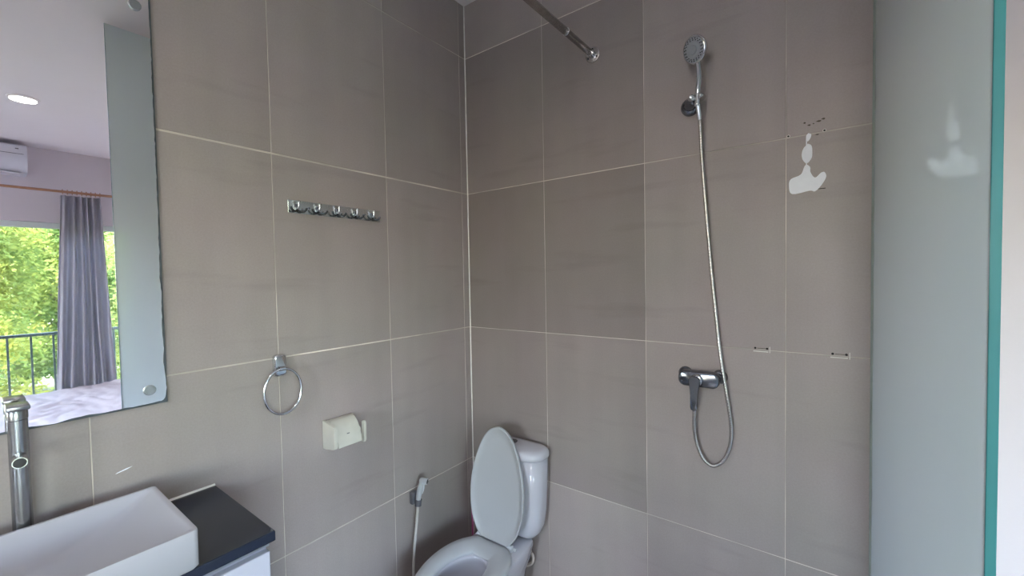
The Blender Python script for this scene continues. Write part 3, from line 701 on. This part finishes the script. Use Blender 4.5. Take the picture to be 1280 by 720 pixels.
ob = obj('cloth', bm, M_curt, cu, 'all'); md = ob.modifiers.new('thickness', 'SOLIDIFY'); md.thickness = .003
for i in range(9):
    y = -.79+i*.03
    obj('curtain_ring', tube(bmesh.new(), [(.017*cos(a), y+.69, 2.245+.020*sin(a)) for a in [2*pi*k/16 for k in range(16)]], .0022, 6, True), M_copper, cu)
cr = thing('curtain_rod', 'slim copper curtain rod across the top of the balcony door', 'rod', (4.15, -1.6, 2.245))
obj('pole', cyl(bmesh.new(), (0,-2.1,0), (0,1.35,0), .011, n=14), M_copper, cr, True)
for y in (-1.9, 0, 1.28): obj('rod_bracket', B(-.008, .150, y-.008, y+.008, -.022, -.008, .002, 1), M_copper, cr)
# air conditioner
ac = thing('air_conditioner', 'white wall air conditioner above the balcony door', 'air conditioner', (4.19, -1.41, 2.48))
bm = loft(bmesh.new(), [[Vector((x, y, z)) for x, z in [(.108,-.12),(.108,.12),(-.05,.12),(-.09,.10),(-.105,.04),(-.10,-.06),(-.06,-.11),(.0,-.12)]] for y in (-.42, .42)])
obj('casing', bm, M_acw, ac, True)
obj('air_flap', B(-.085, .02, -.38, .38, -.128, -.119, .003, 1), M_acw, ac)
obj('front_seam', B(-.1062, -.100, -.40, .40, .030, .034), M_grey, ac)
obj('badge', B(-.106, -.1015, .355, .375, .070, .078, .002, 1), M_grey, ac)
# bed
bd = thing('bed', 'bed with rumpled pale lilac sheet in front of the balcony door', 'bed', (3.2, -1.1, 0))
obj('base', B(-.95, .86, -.90, .90, .05, .28, .02, 2), M_cab, bd)
bm = B(-.96, .87, -.92, .92, .28, .485, .05, 4); obj('mattress', bm, M_sheet, bd, True)
bm = bmesh.new(); nx, ny = 130, 130; V = []
for i in range(nx+1):
    row = []
    for j in range(ny+1):
        x = -1.0+1.9*i/nx; y = -.95+1.9*j/ny
        d = Vector((x*1.5, y*3.2, 0)); w = noise.noise(d)*.6+abs(noise.noise(d*2.3+Vector((noise.noise(d)*2, 0, 0))))*.7+abs(noise.noise(d*5+Vector((3,1,0))))*.22
        e = max(0, abs(y)-.915)*2.6 + max(0, -.965-x)*2.6 + max(0, x-.875)*2.6
        row.append(bm.verts.new((x, y, .505+.030*w-e*1.2)))
    V.append(row)
for i in range(nx):
    for j in range(ny): bm.faces.new((V[i][j], V[i+1][j], V[i+1][j+1], V[i][j+1]))
obj('sheet', bm, M_sheet, bd, 'all')
for x, y in ((-.88,-.82),(-.88,.82),(.80,-.82),(.80,.82)): obj('leg', cyl(bmesh.new(), (x,y,0), (x,y,.052), .03, n=14), M_rail, bd)
# ceiling lights: one in the mirror, one added as fill
def downlight(x, y, label, power, r=.075, group=None):
    t = thing('ceiling_light', label, 'light', (x, y, CEIL), group=group)
    obj('trim_ring', lathe(bmesh.new(), (0,0,-.0005), (0,0,-1), [(0,r),(.006,r-.002),(.008,r-.012)], 32), M_ceil, t, True)
    obj('diffuser', cyl(bmesh.new(), (0,0,-.0086), (0,0,-.0100), r-.013, n=32), mat('lamp_diffuser', (.8,.8,.8), .5, emit=(1,.97,.93), estr=.22 if power < 1 else 3), t)
    if power > 0:
        l = lamp('ceiling_lamp', 'AREA', (0,0,-.014), power, (1, .96, .92), size=2*r-.03); l.parent = t
    return t
downlight(2.87, -1.09, 'small round ceiling light over the bed, reflected in the mirror', .5)
downlight(.95, -1.95, 'added round ceiling light behind the camera, fill for the tiled walls', 2.2, .19)  # unseen lamp added to lift the left wall

# ------------------------------------------------------------------ outside: balcony, railing, trees
struct('ground', 'ground beyond the balcony', obj('ground', B(5.4, 60, -40, 40, -1.0, -.6), M_grass), 'ground')
struct('ground', 'paved terrace outside the added side windows', obj('ground', B(-30, 5.4, -40, -4.3, -1.0, -.6), M_deck), 'ground')
struct('floor', 'pale balcony floor outside', obj('floor', B(XW+.15, 5.4, YB, .5, -.15, -.03), M_deck), 'floor')
ra = thing('balcony_railing', 'dark metal balcony railing in front of the trees', 'railing', (5.2, -1.6, -.03))
obj('top_rail', B(-.02, .02, -2.3, 1.7, .925, .955, .004, 1), M_rail, ra)
obj('bottom_rail', B(-.012, .012, -2.3, 1.7, .10, .125, .003, 1), M_rail, ra)
for i in range(26): obj('baluster', B(-.008, .008, -2.29+i*.155-.008, -2.29+i*.155+.008, .0 if i % 6 == 0 else .12, .928), M_rail, ra)

def tree(x, y, h, rad, c, n, label, leaf=.10, seed=1, low=-.5):
    R_ = random.Random(seed); t = thing('leafy_tree', label, 'tree', (x, y, -.6), group='trees beyond the balcony')
    bm = bmesh.new(); tube(bm, spline([(0,0,0),(.05,.03,h*.3),(-.06,.05,h*.6),(.02,-.04,h*.92)], 4), lambda s: .09*(1-.75*s)+.01, 10)
    clumps = []
    for k in range(30):
        a = R_.uniform(0, 2*pi); zz = R_.uniform(low+.75, h); rr = rad*math.sqrt(R_.random())*(1-.35*max(0, zz/h-.55))
        clumps.append(Vector((rr*cos(a), rr*sin(a), zz)))
    for cpt in clumps[:14]: tube(bm, [(0,0,max(.3,cpt.z*.7)), (cpt.x*.5, cpt.y*.5, cpt.z*.88), tuple(cpt)], lambda s: .025*(1-.7*s), 6)
    obj('trunk', bm, M_bark, t, 'all')
    vs, fs = [], []
    for i in range(n):
        cpt = R_.choice(clumps); d = Vector((R_.gauss(0,1), R_.gauss(0,1), R_.gauss(0,.8))).normalized()*(.25+.30*R_.random())*(.6+.25*rad)
        p = cpt+d; L_ = leaf*R_.uniform(.6, 1.35); w = L_*.22
        ax = Vector((R_.gauss(0,1), R_.gauss(0,1), R_.gauss(-.35,.6))).normalized()
        sd = ax.cross(Vector((R_.gauss(0,1), R_.gauss(0,1), R_.gauss(0,1)))).normalized()
        b = len(vs); vs += [p, p+ax*L_*.5+sd*w, p+ax*L_, p+ax*L_*.5-sd*w]; fs.append((b, b+1, b+2, b+3))
    me = bpy.data.meshes.new('foliage'); me.from_pydata([tuple(v) for v in vs], [], fs); me.materials.append(c)
    o = bpy.data.objects.new('foliage', me); link(o, t); o['kind'] = 'stuff'
LA, LBm, LC = leaf_mat('yellow_green_leaves', (.30,.34,.085)), leaf_mat('mid_green_leaves', (.19,.27,.08)), leaf_mat('fresh_green_leaves', (.25,.33,.11))
tree(7.35, -1.42, 3.4, .55, LA, 26000, 'yellow-green leafy tree left of the reflected curtain', .075, seed=3)
tree(7.35, .55, 3.2, .55, LC, 20000, 'fresh green tree right of the reflected curtain', .075, seed=5)
tree(10.4, -.10, 4.4, 1.1, LBm, 30000, 'darker green tall tree farther back behind the reflected curtain', .10, seed=11)
tree(14.5, .20, 5.0, 1.9, LA, 34000, 'wide yellow-green tree farthest from the balcony', .15, seed=14)
